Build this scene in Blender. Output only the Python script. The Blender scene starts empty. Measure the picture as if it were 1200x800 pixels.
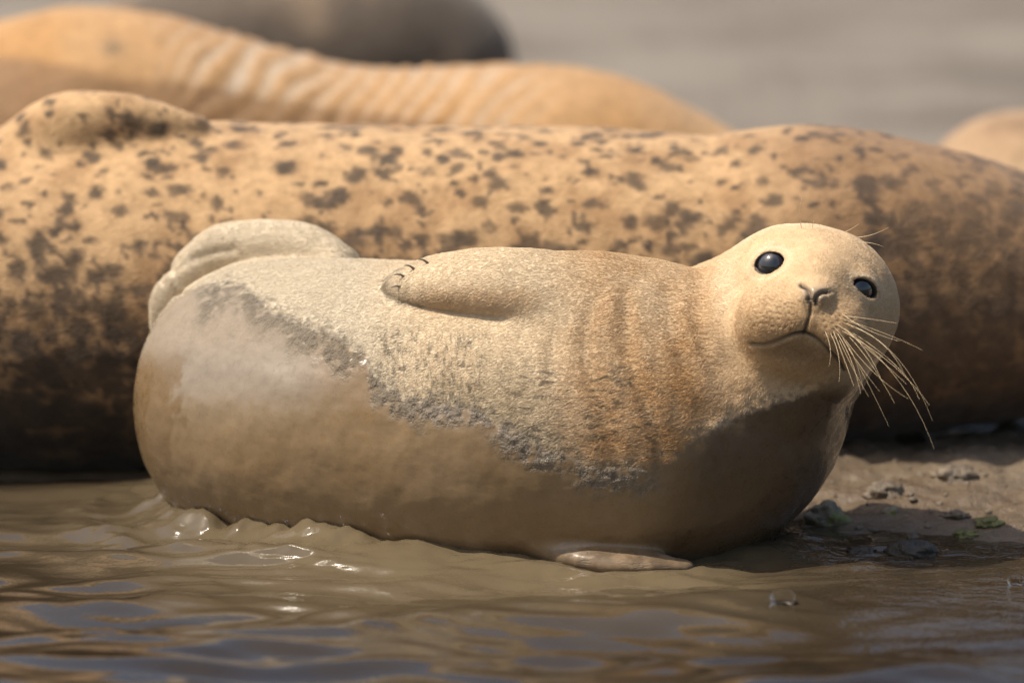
import bpy, bmesh, math
import numpy as np

# ------------------------------------------------------------------ camera, sky, sun, exposure
PITCH = math.radians(8.0)
D = 8.0
T = np.array([0.0, 0.0, 0.240])
FWD = np.array([0.0, math.cos(PITCH), -math.sin(PITCH)])
UP = np.array([0.0, math.sin(PITCH), math.cos(PITCH)])
RIGHT = np.array([1.0, 0.0, 0.0])
CAM = T - D * FWD

SC = bpy.context.scene
COL = SC.collection
cam_data = bpy.data.cameras.new('camera')
cam = bpy.data.objects.new('camera', cam_data)
COL.objects.link(cam)
cam.location = CAM
cam.rotation_euler = (math.radians(90) - PITCH, 0, 0)
cam_data.sensor_width = 36.0
cam_data.lens = 36.0 * D / 1.2
cam_data.clip_start = 0.1
cam_data.clip_end = 3000
cam_data.dof.use_dof = True
cam_data.dof.focus_distance = D - 0.10
cam_data.dof.aperture_fstop = 2.7
SC.camera = cam

SUN_EL = math.radians(60)
SUN_AZ = math.radians(-106)      # compass bearing of the sun seen from the scene, from +Y towards +X
world = bpy.data.worlds.new('World')
SC.world = world
world.use_nodes = True
wn = world.node_tree
bg = wn.nodes['Background']
sky = wn.nodes.new('ShaderNodeTexSky')
sky.sky_type = 'NISHITA'
sky.sun_disc = False
sky.sun_elevation = SUN_EL
sky.sun_rotation = SUN_AZ
sky.dust_density = 5.0
sky.ozone_density = 1.0
sky.air_density = 1.3
wn.links.new(sky.outputs[0], bg.inputs[0])
bg.inputs[1].default_value = 0.115

sun_data = bpy.data.lights.new('sun', 'SUN')
sun_data.energy = 5.0
sun_data.angle = math.radians(0.53)
sun_data.color = (1.0, 0.905, 0.77)
sun = bpy.data.objects.new('sun', sun_data)
COL.objects.link(sun)
sd = np.array([math.sin(SUN_AZ) * math.cos(SUN_EL), math.cos(SUN_AZ) * math.cos(SUN_EL), math.sin(SUN_EL)])
from mathutils import Vector
sun.rotation_euler = Vector(sd).to_track_quat('Z', 'Y').to_euler()
sun.location = (-3, -3, 5)

SC.view_settings.view_transform = 'Standard'
SC.view_settings.look = 'None'
SC.view_settings.exposure = 0.18
SC.view_settings.gamma = 1.0
SC.view_settings.use_curve_mapping = False
SC.render.engine = 'CYCLES'
SC.cycles.use_denoising = True
SC.cycles.max_bounces = 6

# ------------------------------------------------------------------ numeric helpers
def at(px, py, Y):
    """world point at depth Y that the photograph shows at (px, py); also metres per pixel there"""
    d = FWD * D + RIGHT * (px - 600) * 1e-3 + UP * (400 - py) * 1e-3
    t = (Y - CAM[1]) / d[1]
    return CAM + d * t, 1e-3 * t

def proj(P):
    q = P - CAM
    z = q @ FWD
    return 600 + 1000 * D * (q @ RIGHT) / z, 400 - 1000 * D * (q @ UP) / z

def sstep(a, b, x):
    t = np.clip((x - a) / (b - a), 0, 1)
    return t * t * (3 - 2 * t)

_G = np.array([[1,1,0],[-1,1,0],[1,-1,0],[-1,-1,0],[1,0,1],[-1,0,1],[1,0,-1],[-1,0,-1],[0,1,1],[0,-1,1],[0,1,-1],[0,-1,-1],[1,1,0],[-1,1,0],[0,-1,1],[0,-1,-1]], np.float32)
def _hash(i, j, k, seed):
    n = (i * np.uint32(374761393) + j * np.uint32(668265263) + k * np.uint32(1442695041) + np.uint32(seed * 144665 + 17))
    n = (n ^ (n >> np.uint32(13))) * np.uint32(1274126177)
    return (n ^ (n >> np.uint32(16))) & np.uint32(15)

def vnoise(P, seed=0):
    """gradient noise, about -1..1"""
    with np.errstate(over='ignore'):
        f = np.floor(P)
        w = (P - f).astype(np.float32)
        u = w * w * w * (w * (w * 6 - 15) + 10)
        I = f.astype(np.int64).astype(np.uint32)
        r = np.zeros(len(P), np.float32)
        one = np.uint32(1)
        for a in (0, 1):
            wa = u[:, 0] if a else 1 - u[:, 0]
            for b in (0, 1):
                wb = wa * (u[:, 1] if b else 1 - u[:, 1])
                for c in (0, 1):
                    wc = wb * (u[:, 2] if c else 1 - u[:, 2])
                    g = _G[_hash(I[:, 0] + np.uint32(a), I[:, 1] + np.uint32(b), I[:, 2] + np.uint32(c), seed)]
                    r += wc * (g[:, 0] * (w[:, 0] - a) + g[:, 1] * (w[:, 1] - b) + g[:, 2] * (w[:, 2] - c))
        return np.clip(r.astype(float) * 1.35, -1, 1)

def _rot(a, b):
    ca, sa, cb, sb = math.cos(a), math.sin(a), math.cos(b), math.sin(b)
    return np.array([[ca, -sa, 0], [sa, ca, 0], [0, 0, 1]]) @ np.array([[1, 0, 0], [0, cb, -sb], [0, sb, cb]])
_ROT = [_rot(0.6, 0.9), _rot(1.9, 0.5), _rot(2.7, 2.1)]

def fbm(P, scale, octaves=4, seed=0, gain=0.5):
    r, a, tot = 0, 1.0, 0
    for o in range(octaves):
        r = r + a * vnoise((P @ _ROT[o % 3]) * (scale * 2.03 ** o) + 11.7 * o, seed + o)
        tot += a
        a *= gain
    return r / tot

def catmull(pts, n):
    pts = np.array(pts, float)
    out = []
    m = len(pts)
    for i in range(m - 1):
        p0 = pts[max(i - 1, 0)]; p1 = pts[i]; p2 = pts[i + 1]; p3 = pts[min(i + 2, m - 1)]
        for s in range(n):
            t = s / n
            out.append(0.5 * ((2 * p1) + (-p0 + p2) * t + (2 * p0 - 5 * p1 + 4 * p2 - p3) * t * t + (-p0 + 3 * p1 - 3 * p2 + p3) * t ** 3))
    out.append(pts[-1])
    return np.array(out)

def pxchain(rows, n=4):
    """rows (px, py, radius_px, Y) -> resampled world chain (x, y, z, r)"""
    res = []
    for px, py, r, Y in catmull(rows, n):
        p, s = at(px, py, Y)
        res.append([*p, max(r, 1.0) * s])
    return np.array(res)

def ball(P):
    lo = P.min(0); hi = P.max(0)
    c = (lo + hi) * 0.5
    return c, float(np.linalg.norm(hi - lo)) * 0.5

def chain_sdf(P, ch, squash=None):
    A = ch[:-1]; B = ch[1:]
    c, R = ball(P)
    ab_ = B[:, :3] - A[:, :3]
    l2_ = np.maximum((ab_ * ab_).sum(1), 1e-12)
    t_ = np.clip(((c - A[:, :3]) * ab_).sum(1) / l2_, 0, 1)
    eu = np.linalg.norm(c - A[:, :3] - t_[:, None] * ab_, axis=1)
    rmax = np.maximum(A[:, 3], B[:, 3]); rmin = np.minimum(A[:, 3], B[:, 3])
    k_ = 1.0 if squash is None else squash[1]
    fac = 1.0 if squash is None else min(1.0, 0.5 + 0.5 * squash[1])
    lb = (eu - R - rmax) * fac
    if squash is not None and lb.min() > 0.08:
        return np.full(len(P), 1.0)
    keep = np.nonzero(lb <= (((eu + R) / k_ - rmin) * fac).min() + 1e-6)[0]
    d = np.full(len(P), 1e9, P.dtype)
    for i in keep:
        a, b = A[i], B[i]
        ab = ab_[i]
        t = np.clip(((P - a[:3]) @ ab) / l2_[i], 0, 1)
        q = P - a[:3] - t[:, None] * ab
        if squash is not None:
            ax, k = squash            # flatten along direction ax by factor k
            cc = q @ ax
            q = q + np.outer(cc * (1 / k - 1), ax)
        dd = (np.sqrt((q * q).sum(1)) - (a[3] + t * (b[3] - a[3]))) * fac
        np.minimum(d, dd, out=d)
    return d

def ell_sdf(P, c, r):
    b, R = ball(P)
    if np.linalg.norm(b - c) - R - r.max() > 0.08:
        return np.full(len(P), 1.0)
    q = (P - c) / r
    k0 = np.sqrt((q * q).sum(1))
    q2 = q / r
    k1 = np.sqrt((q2 * q2).sum(1)) + 1e-9
    return k0 * (k0 - 1) / k1

def grouped(fn, cell=0.065):
    """evaluate a field cell by cell, so that far-off pieces can be skipped"""
    def f(P):
        if len(P) < 400:
            return fn(P)
        K = np.floor(P / cell).astype(np.int64) + 4096
        key = (K[:, 0] * 8192 + K[:, 1]) * 8192 + K[:, 2]
        o = np.argsort(key, kind='stable')
        ks = key[o]
        cut = np.nonzero(np.diff(ks))[0] + 1
        out = np.empty(len(P))
        for g in np.split(o, cut):
            out[g] = fn(P[g])
        return out
    return f

def smin(a, b, k):
    h = np.clip(0.5 + 0.5 * (b - a) / k, 0, 1)
    return b + (a - b) * h - k * h * (1 - h)

def smax(a, b, k):
    return -smin(-a, -b, k)

def surface_nets(f, lo, hi, h):
    lo = np.array(lo, float); hi = np.array(hi, float)
    B = 8
    nb = np.ceil((hi - lo) / (h * B)).astype(int)
    n = nb * B + 1
    F = np.full(n, 1.0, np.float32)
    cc = np.stack(np.meshgrid(*[np.arange(m) for m in nb], indexing='ij'), -1).reshape(-1, 3)
    ctr = lo + (cc + 0.5) * B * h
    dc = f(ctr)
    near = np.abs(dc) < B * h * 1.0
    for c in cc[(~near) & (dc < 0)]:
        F[c[0]*B:(c[0]+1)*B+1, c[1]*B:(c[1]+1)*B+1, c[2]*B:(c[2]+1)*B+1] = -1.0
    off = np.stack(np.meshgrid(*[np.arange(B + 1)] * 3, indexing='ij'), -1).reshape(-1, 3)
    nc = cc[near]
    step = 400
    for s in range(0, len(nc), step):
        blk = nc[s:s + step]
        gi = (blk[:, None, :] * B + off[None]).reshape(-1, 3)
        F[gi[:, 0], gi[:, 1], gi[:, 2]] = f(lo + gi * h)
    S = F < 0
    cs = [S[a:n[0]-1+a, b:n[1]-1+b, c:n[2]-1+c] for a in (0, 1) for b in (0, 1) for c in (0, 1)]
    cnt = sum(x.astype(np.int8) for x in cs)
    mask = (cnt > 0) & (cnt < 8)
    ci = np.argwhere(mask)
    idx = np.full(mask.shape, -1, np.int64)
    idx[mask] = np.arange(len(ci))
    acc = np.zeros((len(ci), 3)); num = np.zeros(len(ci))
    for ax in range(3):
        o1, o2 = [x for x in range(3) if x != ax]
        for u in (0, 1):
            for v in (0, 1):
                a = np.zeros(3, int); a[o1] = u; a[o2] = v
                b = a.copy(); b[ax] = 1
                pa = ci + a; pb = ci + b
                fa = F[pa[:, 0], pa[:, 1], pa[:, 2]].astype(float); fb = F[pb[:, 0], pb[:, 1], pb[:, 2]].astype(float)
                m = (fa < 0) != (fb < 0)
                t = np.where(m, fa / np.where(m, fa - fb, 1), 0)
                p = pa + t[:, None] * (pb - pa)
                acc[m] += p[m]; num[m] += 1
    V = lo + acc / num[:, None] * h
    quads = []
    for ax in range(3):
        o1, o2 = (ax + 1) % 3, (ax + 2) % 3
        sl0 = [slice(None)] * 3; sl1 = [slice(None)] * 3
        sl0[ax] = slice(0, n[ax]-1); sl1[ax] = slice(1, n[ax])
        e = S[tuple(sl0)] != S[tuple(sl1)]
        ei = np.argwhere(e)
        ok = (ei[:, o1] > 0) & (ei[:, o2] > 0) & (ei[:, o1] < n[o1]-1) & (ei[:, o2] < n[o2]-1)
        ei = ei[ok]
        ins = S[ei[:, 0], ei[:, 1], ei[:, 2]]
        q = []
        for du, dv in ((-1, -1), (0, -1), (0, 0), (-1, 0)):
            p = ei.copy(); p[:, o1] += du; p[:, o2] += dv
            q.append(idx[p[:, 0], p[:, 1], p[:, 2]])
        q = np.stack(q, 1)
        q[~ins] = q[~ins][:, ::-1]
        quads.append(q)
    return V, np.concatenate(quads)

def project(f, V, iters=2, e=0.001):
    V = V.copy()
    for _ in range(iters):
        d = f(V)
        g = np.stack([f(V + e * np.eye(3)[a]) - d for a in range(3)], 1)
        g /= np.linalg.norm(g, axis=1, keepdims=True) + 1e-12
        V -= g * np.clip(d, -0.004, 0.004)[:, None]
    return V

def grad(f, V, e=0.0015):
    g = np.zeros_like(V)
    for a in range(3):
        dv = np.zeros(3); dv[a] = e
        g[:, a] = f(V + dv) - f(V - dv)
    return g / (np.linalg.norm(g, axis=1, keepdims=True) + 1e-12)

def mesh_np(name, V, Q, smooth=True):
    me = bpy.data.meshes.new(name)
    V = np.asarray(V, np.float32); Q = np.asarray(Q, np.int32)
    k = Q.shape[1]
    me.vertices.add(len(V)); me.vertices.foreach_set('co', V.ravel())
    me.loops.add(Q.size); me.loops.foreach_set('vertex_index', Q.ravel())
    me.polygons.add(len(Q))
    me.polygons.foreach_set('loop_start', np.arange(0, Q.size, k, dtype=np.int32))
    me.polygons.foreach_set('loop_total', np.full(len(Q), k, np.int32))
    me.update(calc_edges=True)
    if smooth:
        me.polygons.foreach_set('use_smooth', np.ones(len(Q), bool))
    me.validate()
    return me

def verts(me):
    a = np.empty(len(me.vertices) * 3, np.float32); me.vertices.foreach_get('co', a)
    return a.reshape(-1, 3).astype(float)

def normals(me):
    a = np.empty(len(me.vertices) * 3, np.float32); me.vertices.foreach_get('normal', a)
    return a.reshape(-1, 3).astype(float)

def fattr(me, name, val):
    at_ = me.attributes.new(name, 'FLOAT', 'POINT')
    at_.data.foreach_set('value', np.asarray(val, np.float32))

def cattr(me, name, rgb):
    at_ = me.attributes.new(name, 'FLOAT_COLOR', 'POINT')
    c = np.ones((len(rgb), 4), np.float32); c[:, :3] = rgb
    at_.data.foreach_set('color', c.ravel())

def link(name, data, parent=None, mat=None):
    o = bpy.data.objects.new(name, data)
    COL.objects.link(o)
    if parent is not None:
        o.parent = parent
        o.matrix_parent_inverse = parent.matrix_basis.inverted()
    if mat is not None:
        data.materials.append(mat)
    return o

def tag(o, label=None, cat=None, group=None, kind=None):
    for k, v in (('label', label), ('category', cat), ('group', group), ('kind', kind)):
        if v:
            o[k] = v
    return o

def empty(name, loc):
    o = bpy.data.objects.new(name, None)
    COL.objects.link(o)
    o.location = loc
    o.empty_display_size = 0.1
    return o

def seg_dist(px, py, line):
    """distance in pixels to a polyline, and the arc position 0..1"""
    L = catmull(line, 5)
    d = np.full(len(px), 1e9); s = np.zeros(len(px))
    m = len(L) - 1
    for i in range(m):
        a = L[i]; b = L[i + 1]; ab = b - a
        t = np.clip(((px - a[0]) * ab[0] + (py - a[1]) * ab[1]) / max(ab @ ab, 1e-9), 0, 1)
        dd = np.hypot(px - a[0] - t * ab[0], py - a[1] - t * ab[1])
        k = dd < d
        d[k] = dd[k]; s[k] = (i + t[k]) / m
    return d, s

def mix(a, b, t):
    t = np.asarray(t)[:, None]
    return a * (1 - t) + np.asarray(b) * t

# ------------------------------------------------------------------ materials
class NT:
    def __init__(self, name):
        self.mat = bpy.data.materials.new(name)
        self.mat.use_nodes = True
        self.t = self.mat.node_tree
        self.b = self.t.nodes['Principled BSDF']
    def n(self, kind, **props):
        nd = self.t.nodes.new('ShaderNode' + kind)
        for k, v in props.items():
            setattr(nd, k, v)
        return nd
    def l(self, a, b):
        self.t.links.new(a, b)
    def val(self, sock, v):
        if hasattr(v, 'links') or hasattr(v, 'is_output'):
            self.l(v, sock)
        else:
            sock.default_value = v
    def coord(self, scale=(1, 1, 1)):
        c = self.n('TexCoord'); m = self.n('Mapping')
        m.inputs['Scale'].default_value = scale
        self.l(c.outputs['Object'], m.inputs[0])
        return m.outputs[0]
    def noise(self, scale, detail=4, rough=0.55, vec=None, dist=0.0):
        nd = self.n('TexNoise')
        nd.inputs['Scale'].default_value = scale
        nd.inputs['Detail'].default_value = detail
        nd.inputs['Roughness'].default_value = rough
        nd.inputs['Distortion'].default_value = dist
        self.l(vec if vec is not None else self.coord(), nd.inputs['Vector'])
        return nd.outputs['Fac']
    def ramp(self, fac, stops):
        r = self.n('ValToRGB')
        e = r.color_ramp.elements
        while len(e) < len(stops):
            e.new(0.5)
        for k, (p, c) in enumerate(stops):
            e[k].position = p
            e[k].color = (*c, 1) if len(c) == 3 else c
        self.l(fac, r.inputs[0])
        return r.outputs[0]
    def rng(self, v, a, b, c=0.0, d=1.0):
        m = self.n('MapRange', interpolation_type='SMOOTHSTEP')
        self.val(m.inputs[0], v)
        for i, x in enumerate((a, b, c, d)):
            m.inputs[i + 1].default_value = x
        return m.outputs[0]
    def math(self, op, a, b=0.0, clamp=False):
        m = self.n('Math', operation=op, use_clamp=clamp)
        self.val(m.inputs[0], a); self.val(m.inputs[1], b)
        return m.outputs[0]
    def mixc(self, fac, a, b, mode='MIX'):
        m = self.n('Mix', data_type='RGBA', blend_type=mode)
        self.val(m.inputs[0], fac)
        self.val(m.inputs[6], (*a, 1) if isinstance(a, tuple) and len(a) == 3 else a)
        self.val(m.inputs[7], (*b, 1) if isinstance(b, tuple) and len(b) == 3 else b)
        return m.outputs[2]
    def attr(self, name, out='Fac'):
        a = self.n('Attribute', attribute_name=name)
        return a.outputs[out]
    def bump(self, h, strength=0.5, dist=0.001, prev=None):
        b = self.n('Bump')
        self.val(b.inputs['Strength'], strength)
        b.inputs['Distance'].default_value = dist
        self.l(h, b.inputs['Height'])
        if prev is not None:
            self.l(prev, b.inputs['Normal'])
        return b.outputs[0]
    def set(self, **kw):
        for k, v in kw.items():
            s = self.b.inputs[k.replace('_', ' ')]
            if isinstance(v, tuple) and len(v) == 3 and s.type == 'RGBA':
                v = (*v, 1)
            self.val(s, v)

def mat_subject():
    m = NT('young_seal_coat')
    wet = m.attr('wet'); crust = m.attr('crust'); hz = m.attr('comb_h'); vt = m.attr('comb_v')
    n1 = m.noise(60, 5, 0.6)
    n2 = m.noise(330, 3, 0.6)
    tint = m.attr('tint', 'Color')
    var = m.ramp(n1, [(0.25, (0.72, 0.70, 0.66)), (0.55, (1, 1, 1)), (0.8, (1.14, 1.13, 1.1))])
    c = m.mixc(m.rng(wet, 0, 1, 0.8, 0.35), tint, m.mixc(1.0, tint, var, 'MULTIPLY'))
    fine = m.ramp(n2, [(0.3, (0.78, 0.76, 0.72)), (0.6, (1.06, 1.06, 1.05))])
    c = m.mixc(m.rng(wet, 0.0, 1.0, 0.8, 0.15), c, m.mixc(1.0, c, fine, 'MULTIPLY'))
    # combed, mud-caked fur: dashes
    dh = m.noise(1, 3, 0.6, m.coord((55, 55, 210)), 0.4)
    dv = m.noise(1, 3, 0.6, m.coord((230, 60, 60)), 0.4)
    mh = m.math('MULTIPLY', m.rng(dh, 0.52, 0.66), hz)
    mv = m.math('MULTIPLY', m.rng(dv, 0.52, 0.66), vt)
    dash = m.math('MAXIMUM', mh, mv)
    c = m.mixc(m.math('MULTIPLY', dash, 0.75), c, (0.10, 0.08, 0.055))
    m.set(Base_Color=c)
    rw = m.noise(110, 4, 0.65)
    rough = m.n('Mix', data_type='FLOAT')
    m.l(wet, rough.inputs[0]); rough.inputs[2].default_value = 0.85
    m.l(m.rng(rw, 0.45, 0.64, 0.5, 0.13), rough.inputs[3])
    m.set(Roughness=rough.outputs[0])
    m.set(Specular_IOR_Level=m.rng(wet, 0, 1, 0.25, 0.5))
    m.set(Coat_Weight=m.math('MULTIPLY', m.math('POWER', wet, 2.0), 0.6), Coat_Roughness=0.2)
    m.set(Sheen_Weight=m.rng(wet, 0, 1, 0.25, 0.0), Sheen_Roughness=0.5, Sheen_Tint=(1.0, 0.9, 0.75))
    # relief
    furn = m.noise(1, 3, 0.65, m.coord((160, 420, 420)))
    b = m.bump(furn, m.rng(wet, 0, 1, 0.3, 0.03), 0.0018)
    b = m.bump(dash, 0.8, -0.0012, b)
    cr = m.noise(170, 4, 0.65)
    b = m.bump(cr, m.math('MULTIPLY', crust, 1.0, True), 0.006, b)
    wl = m.noise(90, 3, 0.5, m.coord((0.45, 1, 1.4)))
    b = m.bump(wl, m.math('MULTIPLY', wet, 0.07), 0.004, b)
    m.set(Normal=b)
    return m.mat

def mat_seal(name, fur=(140, 260, 260)):
    m = NT(name)
    tint = m.attr('tint', 'Color')
    n1 = m.noise(70, 4, 0.6)
    c = m.mixc(1.0, tint, m.ramp(n1, [(0.25, (0.7, 0.68, 0.64)), (0.55, (1, 1, 1)), (0.8, (1.15, 1.15, 1.12))]), 'MULTIPLY')
    m.set(Base_Color=c, Roughness=m.rng(m.attr('wet'), 0, 1, 0.8, 0.4), Specular_IOR_Level=0.3, Sheen_Weight=0.15, Sheen_Roughness=0.5)
    m.set(Normal=m.bump(m.noise(1, 3, 0.65, m.coord(fur)), 0.6, 0.004))
    return m.mat

def simple(name, col, rough=0.5, spec=0.5, coat=0.0, var=0.15, scale=200, bump=0.0):
    m = NT(name)
    f = m.noise(scale, 3)
    m.set(Base_Color=m.mixc(f, tuple(x * (1 - var) for x in col), tuple(x * (1 + var) for x in col)), Roughness=rough,
          Specular_IOR_Level=spec, Coat_Weight=coat, Coat_Roughness=0.02)
    if bump:
        m.set(Normal=m.bump(f, bump, 0.003))
    return m.mat

def mat_water():
    m = NT('silty_water')
    n = m.noise(5, 4, 0.55)
    silt = m.math('ADD', m.attr('silt'), m.math('MULTIPLY', m.math('SUBTRACT', n, 0.5), 0.4), True)
    c = m.mixc(silt, (0.018, 0.012, 0.007), (0.13, 0.10, 0.06))
    m.set(Base_Color=c, Roughness=0.02, IOR=1.5, Specular_IOR_Level=0.5)
    r1 = m.noise(1, 3, 0.6, m.coord((26, 34, 1)), 0.6)
    ch = m.attr('chop')
    b = m.bump(r1, m.math('ADD', m.math('MULTIPLY', ch, 0.40), 0.07), 0.01)
    r2 = m.noise(1, 2, 0.6, m.coord((210, 120, 1)), 0.3)
    b = m.bump(r2, m.math('ADD', m.math('MULTIPLY', ch, 0.35), 0.05), 0.003, b)
    m.set(Normal=b)
    return m.mat

def mat_mud():
    m = NT('estuary_mud')
    n = m.noise(1.6, 6, 0.6); n2 = m.noise(60, 5, 0.65)
    c = m.ramp(n, [(0.34, (0.125, 0.104, 0.083)), (0.5, (0.19, 0.163, 0.132)), (0.66, (0.24, 0.21, 0.175))])
    c = m.mixc(1.0, c, m.ramp(n2, [(0.3, (0.72, 0.7, 0.68)), (0.6, (1, 1, 1))]), 'MULTIPLY')
    wet = m.attr('wet')
    c = m.mixc(wet, c, m.mixc(1.0, c, (0.82, 0.70, 0.56), 'MULTIPLY'))
    m.set(Base_Color=c, Roughness=m.rng(wet, 0, 1, 0.75, 0.3), Specular_IOR_Level=0.5)
    b = m.bump(m.noise(55, 5, 0.65), 0.7, 0.012)
    b = m.bump(m.noise(260, 4, 0.6), 0.5, 0.003, b)
    m.set(Normal=b)
    return m.mat

# ------------------------------------------------------------------ shore: shape of the ground
def shore_y(X):
    return np.interp(X, [-30, -0.9, -0.45, 0.0, 0.28, 0.45, 0.8, 30], [0.62, 0.58, 0.50, 0.32, 0.09, 0.03, 0.00, -0.2])

def ground_z(X, Y):
    d = Y - shore_y(X)
    P = np.stack([X, Y, np.zeros_like(X)], 1)
    z = np.where(d > 0, 0.035 * (1 - np.exp(-np.clip(d, 0, 9) / 0.35)) + 0.01 * np.clip(d, 0, 3), np.maximum(0.22 * d, -0.35))
    near = np.exp(-(np.hypot(X, Y) / 4.0) ** 2)
    amp = np.clip(np.abs(d) / 0.15, 0.25, 1)
    z = z + near * amp * (0.016 * fbm(P, 7, 4, 3) + 0.017 * fbm(P, 26, 4, 9))
    z = z + (1 - near) * 0.03 * fbm(P, 1.2, 4, 5)
    return z

def graded(fine_lo, fine_hi, step, far, grow=1.25):
    a = list(np.arange(fine_lo, fine_hi + 1e-9, step))
    s = step; x = fine_hi
    right = []
    while x < far:
        s *= grow; x += s; right.append(x)
    s = step; x = fine_lo
    left = []
    while x > -far:
        s *= grow; x -= s; left.append(x)
    return np.array(left[::-1] + a + right)

def grid_mesh(name, xs, ys, zf):
    X, Y = np.meshgrid(xs, ys, indexing='ij')
    Xf, Yf = X.ravel(), Y.ravel()
    Z = zf(Xf, Yf)
    nx, ny = len(xs), len(ys)
    i = np.arange(nx * ny).reshape(nx, ny)
    Q = np.stack([i[:-1, :-1], i[1:, :-1], i[1:, 1:], i[:-1, 1:]], -1).reshape(-1, 4)
    return mesh_np(name, np.stack([Xf, Yf, Z], 1), Q), Xf, Yf

me, gx, gy = grid_mesh('mud_flat', graded(-0.9, 1.0, 0.012, 400), graded(-0.25, 2.2, 0.012, 400), ground_z)
dsh = gy - shore_y(gx)
fattr(me, 'wet', 1 - sstep(0.15, 1.1, dsh + 0.25 * fbm(np.stack([gx, gy, 0 * gx], 1), 5, 3, 21)))
ground = tag(link('mud_flat', me, None, mat_mud()), kind='structure')

# ------------------------------------------------------------------ the young seal in front: shape
body_ch = pxchain([(318, 460, 156, .19), (380, 465, 163, .145), (450, 471, 168, .095), (600, 483, 170, .02), (740, 489, 170, 0), (790, 484, 166, .005),
                   (838, 474, 155, .012), (878, 425, 130, .025), (922, 388, 111, 0.0), (952, 365, 98, -.04), (956, 363, 97, -.045)], 4)
belly_ch = pxchain([(318, 498, 148, .18), (380, 510, 150, .13), (450, 520, 150, .08), (600, 530, 150, .005), (740, 535, 148, -.015), (795, 530, 140, -.005), (832, 520, 122, .005)], 3)
YH = -0.045
def E(px, py, Y, rx, ry, rz):
    p, s = at(px, py, Y)
    return p, np.array([rx, ry, rz]) * 1e-3
crown = E(925, 352, -.02, 84, 80, 82)
muz = E(944, 372, -.128, 60, 54, 38)
padl = E(916, 374, -.143, 40, 32, 28)
padr = E(978, 389, -.148, 34, 32, 28)
nose = E(954, 346, -.163, 21, 20, 15)
bridge = E(957, 328, -.112, 32, 34, 30)
chin = E(930, 412, -.118, 42, 40, 22)
throatp = E(915, 440, -.07, 75, 55, 45)
cheek = E(872, 388, -.066, 60, 54, 46)
flip_ch = pxchain([(750, 362, 46, -.052), (690, 344, 47, -.066), (625, 333, 47, -.070), (565, 329, 45, -.058), (515, 330, 36, -.036), (482, 334, 26, -.016), (464, 337, 16, -.004)], 10)
flip_ax = np.array([0.0, -0.72, 0.69])
hindA = pxchain([(400, 312, 24, .21), (360, 290, 27, .235), (310, 286, 28, .255), (262, 290, 27, .27), (228, 312, 23, .275), (212, 330, 18, .275)], 10)
hindB = pxchain([(222, 318, 15, .26), (200, 346, 20, .265), (194, 376, 17, .27), (198, 402, 11, .28)], 10)
hind_ax = np.array([0.25, -0.95, 0.15]); hind_ax /= np.linalg.norm(hind_ax)
low_ch = pxchain([(650, 625, 34, -.08), (668, 645, 29, -.118), (710, 656, 25, -.142), (760, 660, 20, -.152), (801, 663, 12, -.152)], 8)

def seal_base(P):
    d = smin(chain_sdf(P, body_ch), chain_sdf(P, belly_ch), 0.03)
    d = smin(d, ell_sdf(P, *crown), 0.03)
    d = smin(d, ell_sdf(P, *cheek), 0.03)
    d = smin(d, ell_sdf(P, *throatp), 0.05)
    d = smin(d, ell_sdf(P, *muz), 0.045)
    d = smin(d, ell_sdf(P, *bridge), 0.035)
    d = smin(d, ell_sdf(P, *chin), 0.03)
    d = smin(d, ell_sdf(P, *padl), 0.034)
    d = smin(d, ell_sdf(P, *padr), 0.022)
    d = smin(d, ell_sdf(P, *nose), 0.012)
    k = 0.005 + 0.07 * sstep(-0.03, 0.12, P[:, 0])
    d = smin(d, chain_sdf(P, flip_ch, (flip_ax, 0.55)), k)
    d = smin(d, chain_sdf(P, hindA, (hind_ax, 0.6)), 0.012)
    d = smin(d, chain_sdf(P, hindB, (hind_ax, 0.6)), 0.008)
    d = smin(d, chain_sdf(P, low_ch, (np.array([0, -0.2, 0.98]), 0.5)), 0.02)
    return d

seal_base_raw = seal_base
seal_base = grouped(seal_base)

def march(f, px, py, start=6.5):
    d = FWD * D + RIGHT * (px - 600) * 1e-3 + UP * (400 - py) * 1e-3
    d = d / np.linalg.norm(d)
    t = start
    for _ in range(60):
        p = CAM + d * t
        s = float(f(p[None])[0])
        t += s * 0.92
        if abs(s) < 1e-4:
            break
    p = CAM + d * t
    return p, grad(f, p[None])[0]

eyes = []
for (px, py, ax, R, hw, hh, roll, sink) in ((902, 309, (-0.30, -0.90, 0.30), 0.0208, 0.0192, 0.0140, -8, 0.0178),
                                             (1014, 338, (0.50, -0.82, 0.20), 0.0205, 0.0195, 0.0105, 24, 0.0195)):
    p, nrm = march(seal_base, px, py)
    ax = np.array(ax); ax /= np.linalg.norm(ax)
    c = p - ax * sink
    side = np.cross(ax, [0, 0, 1.0]); side /= np.linalg.norm(side)
    if side[0] < 0:
        side = -side
    upv = np.cross(side, ax); upv *= np.sign(upv[2])
    r = math.radians(roll)
    s2 = side * math.cos(r) - upv * math.sin(r); u2 = side * math.sin(r) + upv * math.cos(r)
    eyes.append((c, ax, s2, u2, R, hw, hh))

def seal_f(P):
    d = seal_base_raw(P)
    for c, ax, s, u, R, hw, hh in eyes:
        q = P - c
        near = (q * q).sum(1) < 0.08 ** 2
        if not near.any():
            continue
        dn = d[near]; qn = q[near]
        dn = smin(dn, np.sqrt((qn * qn).sum(1)) - (R + 0.0016), 0.016)
        a, b, w = qn @ s, qn @ u, qn @ ax
        # almond opening
        k = np.sqrt((a / hw) ** 2 + (b / (hh * (1 - 0.25 * np.clip(a / hw, -1, 1) ** 2))) ** 2)
        cyl = np.maximum((k - 1) * hh * 0.8, -w)
        dn = smax(dn, -cyl, 0.0025)
        d[near] = dn
    return d

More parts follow.
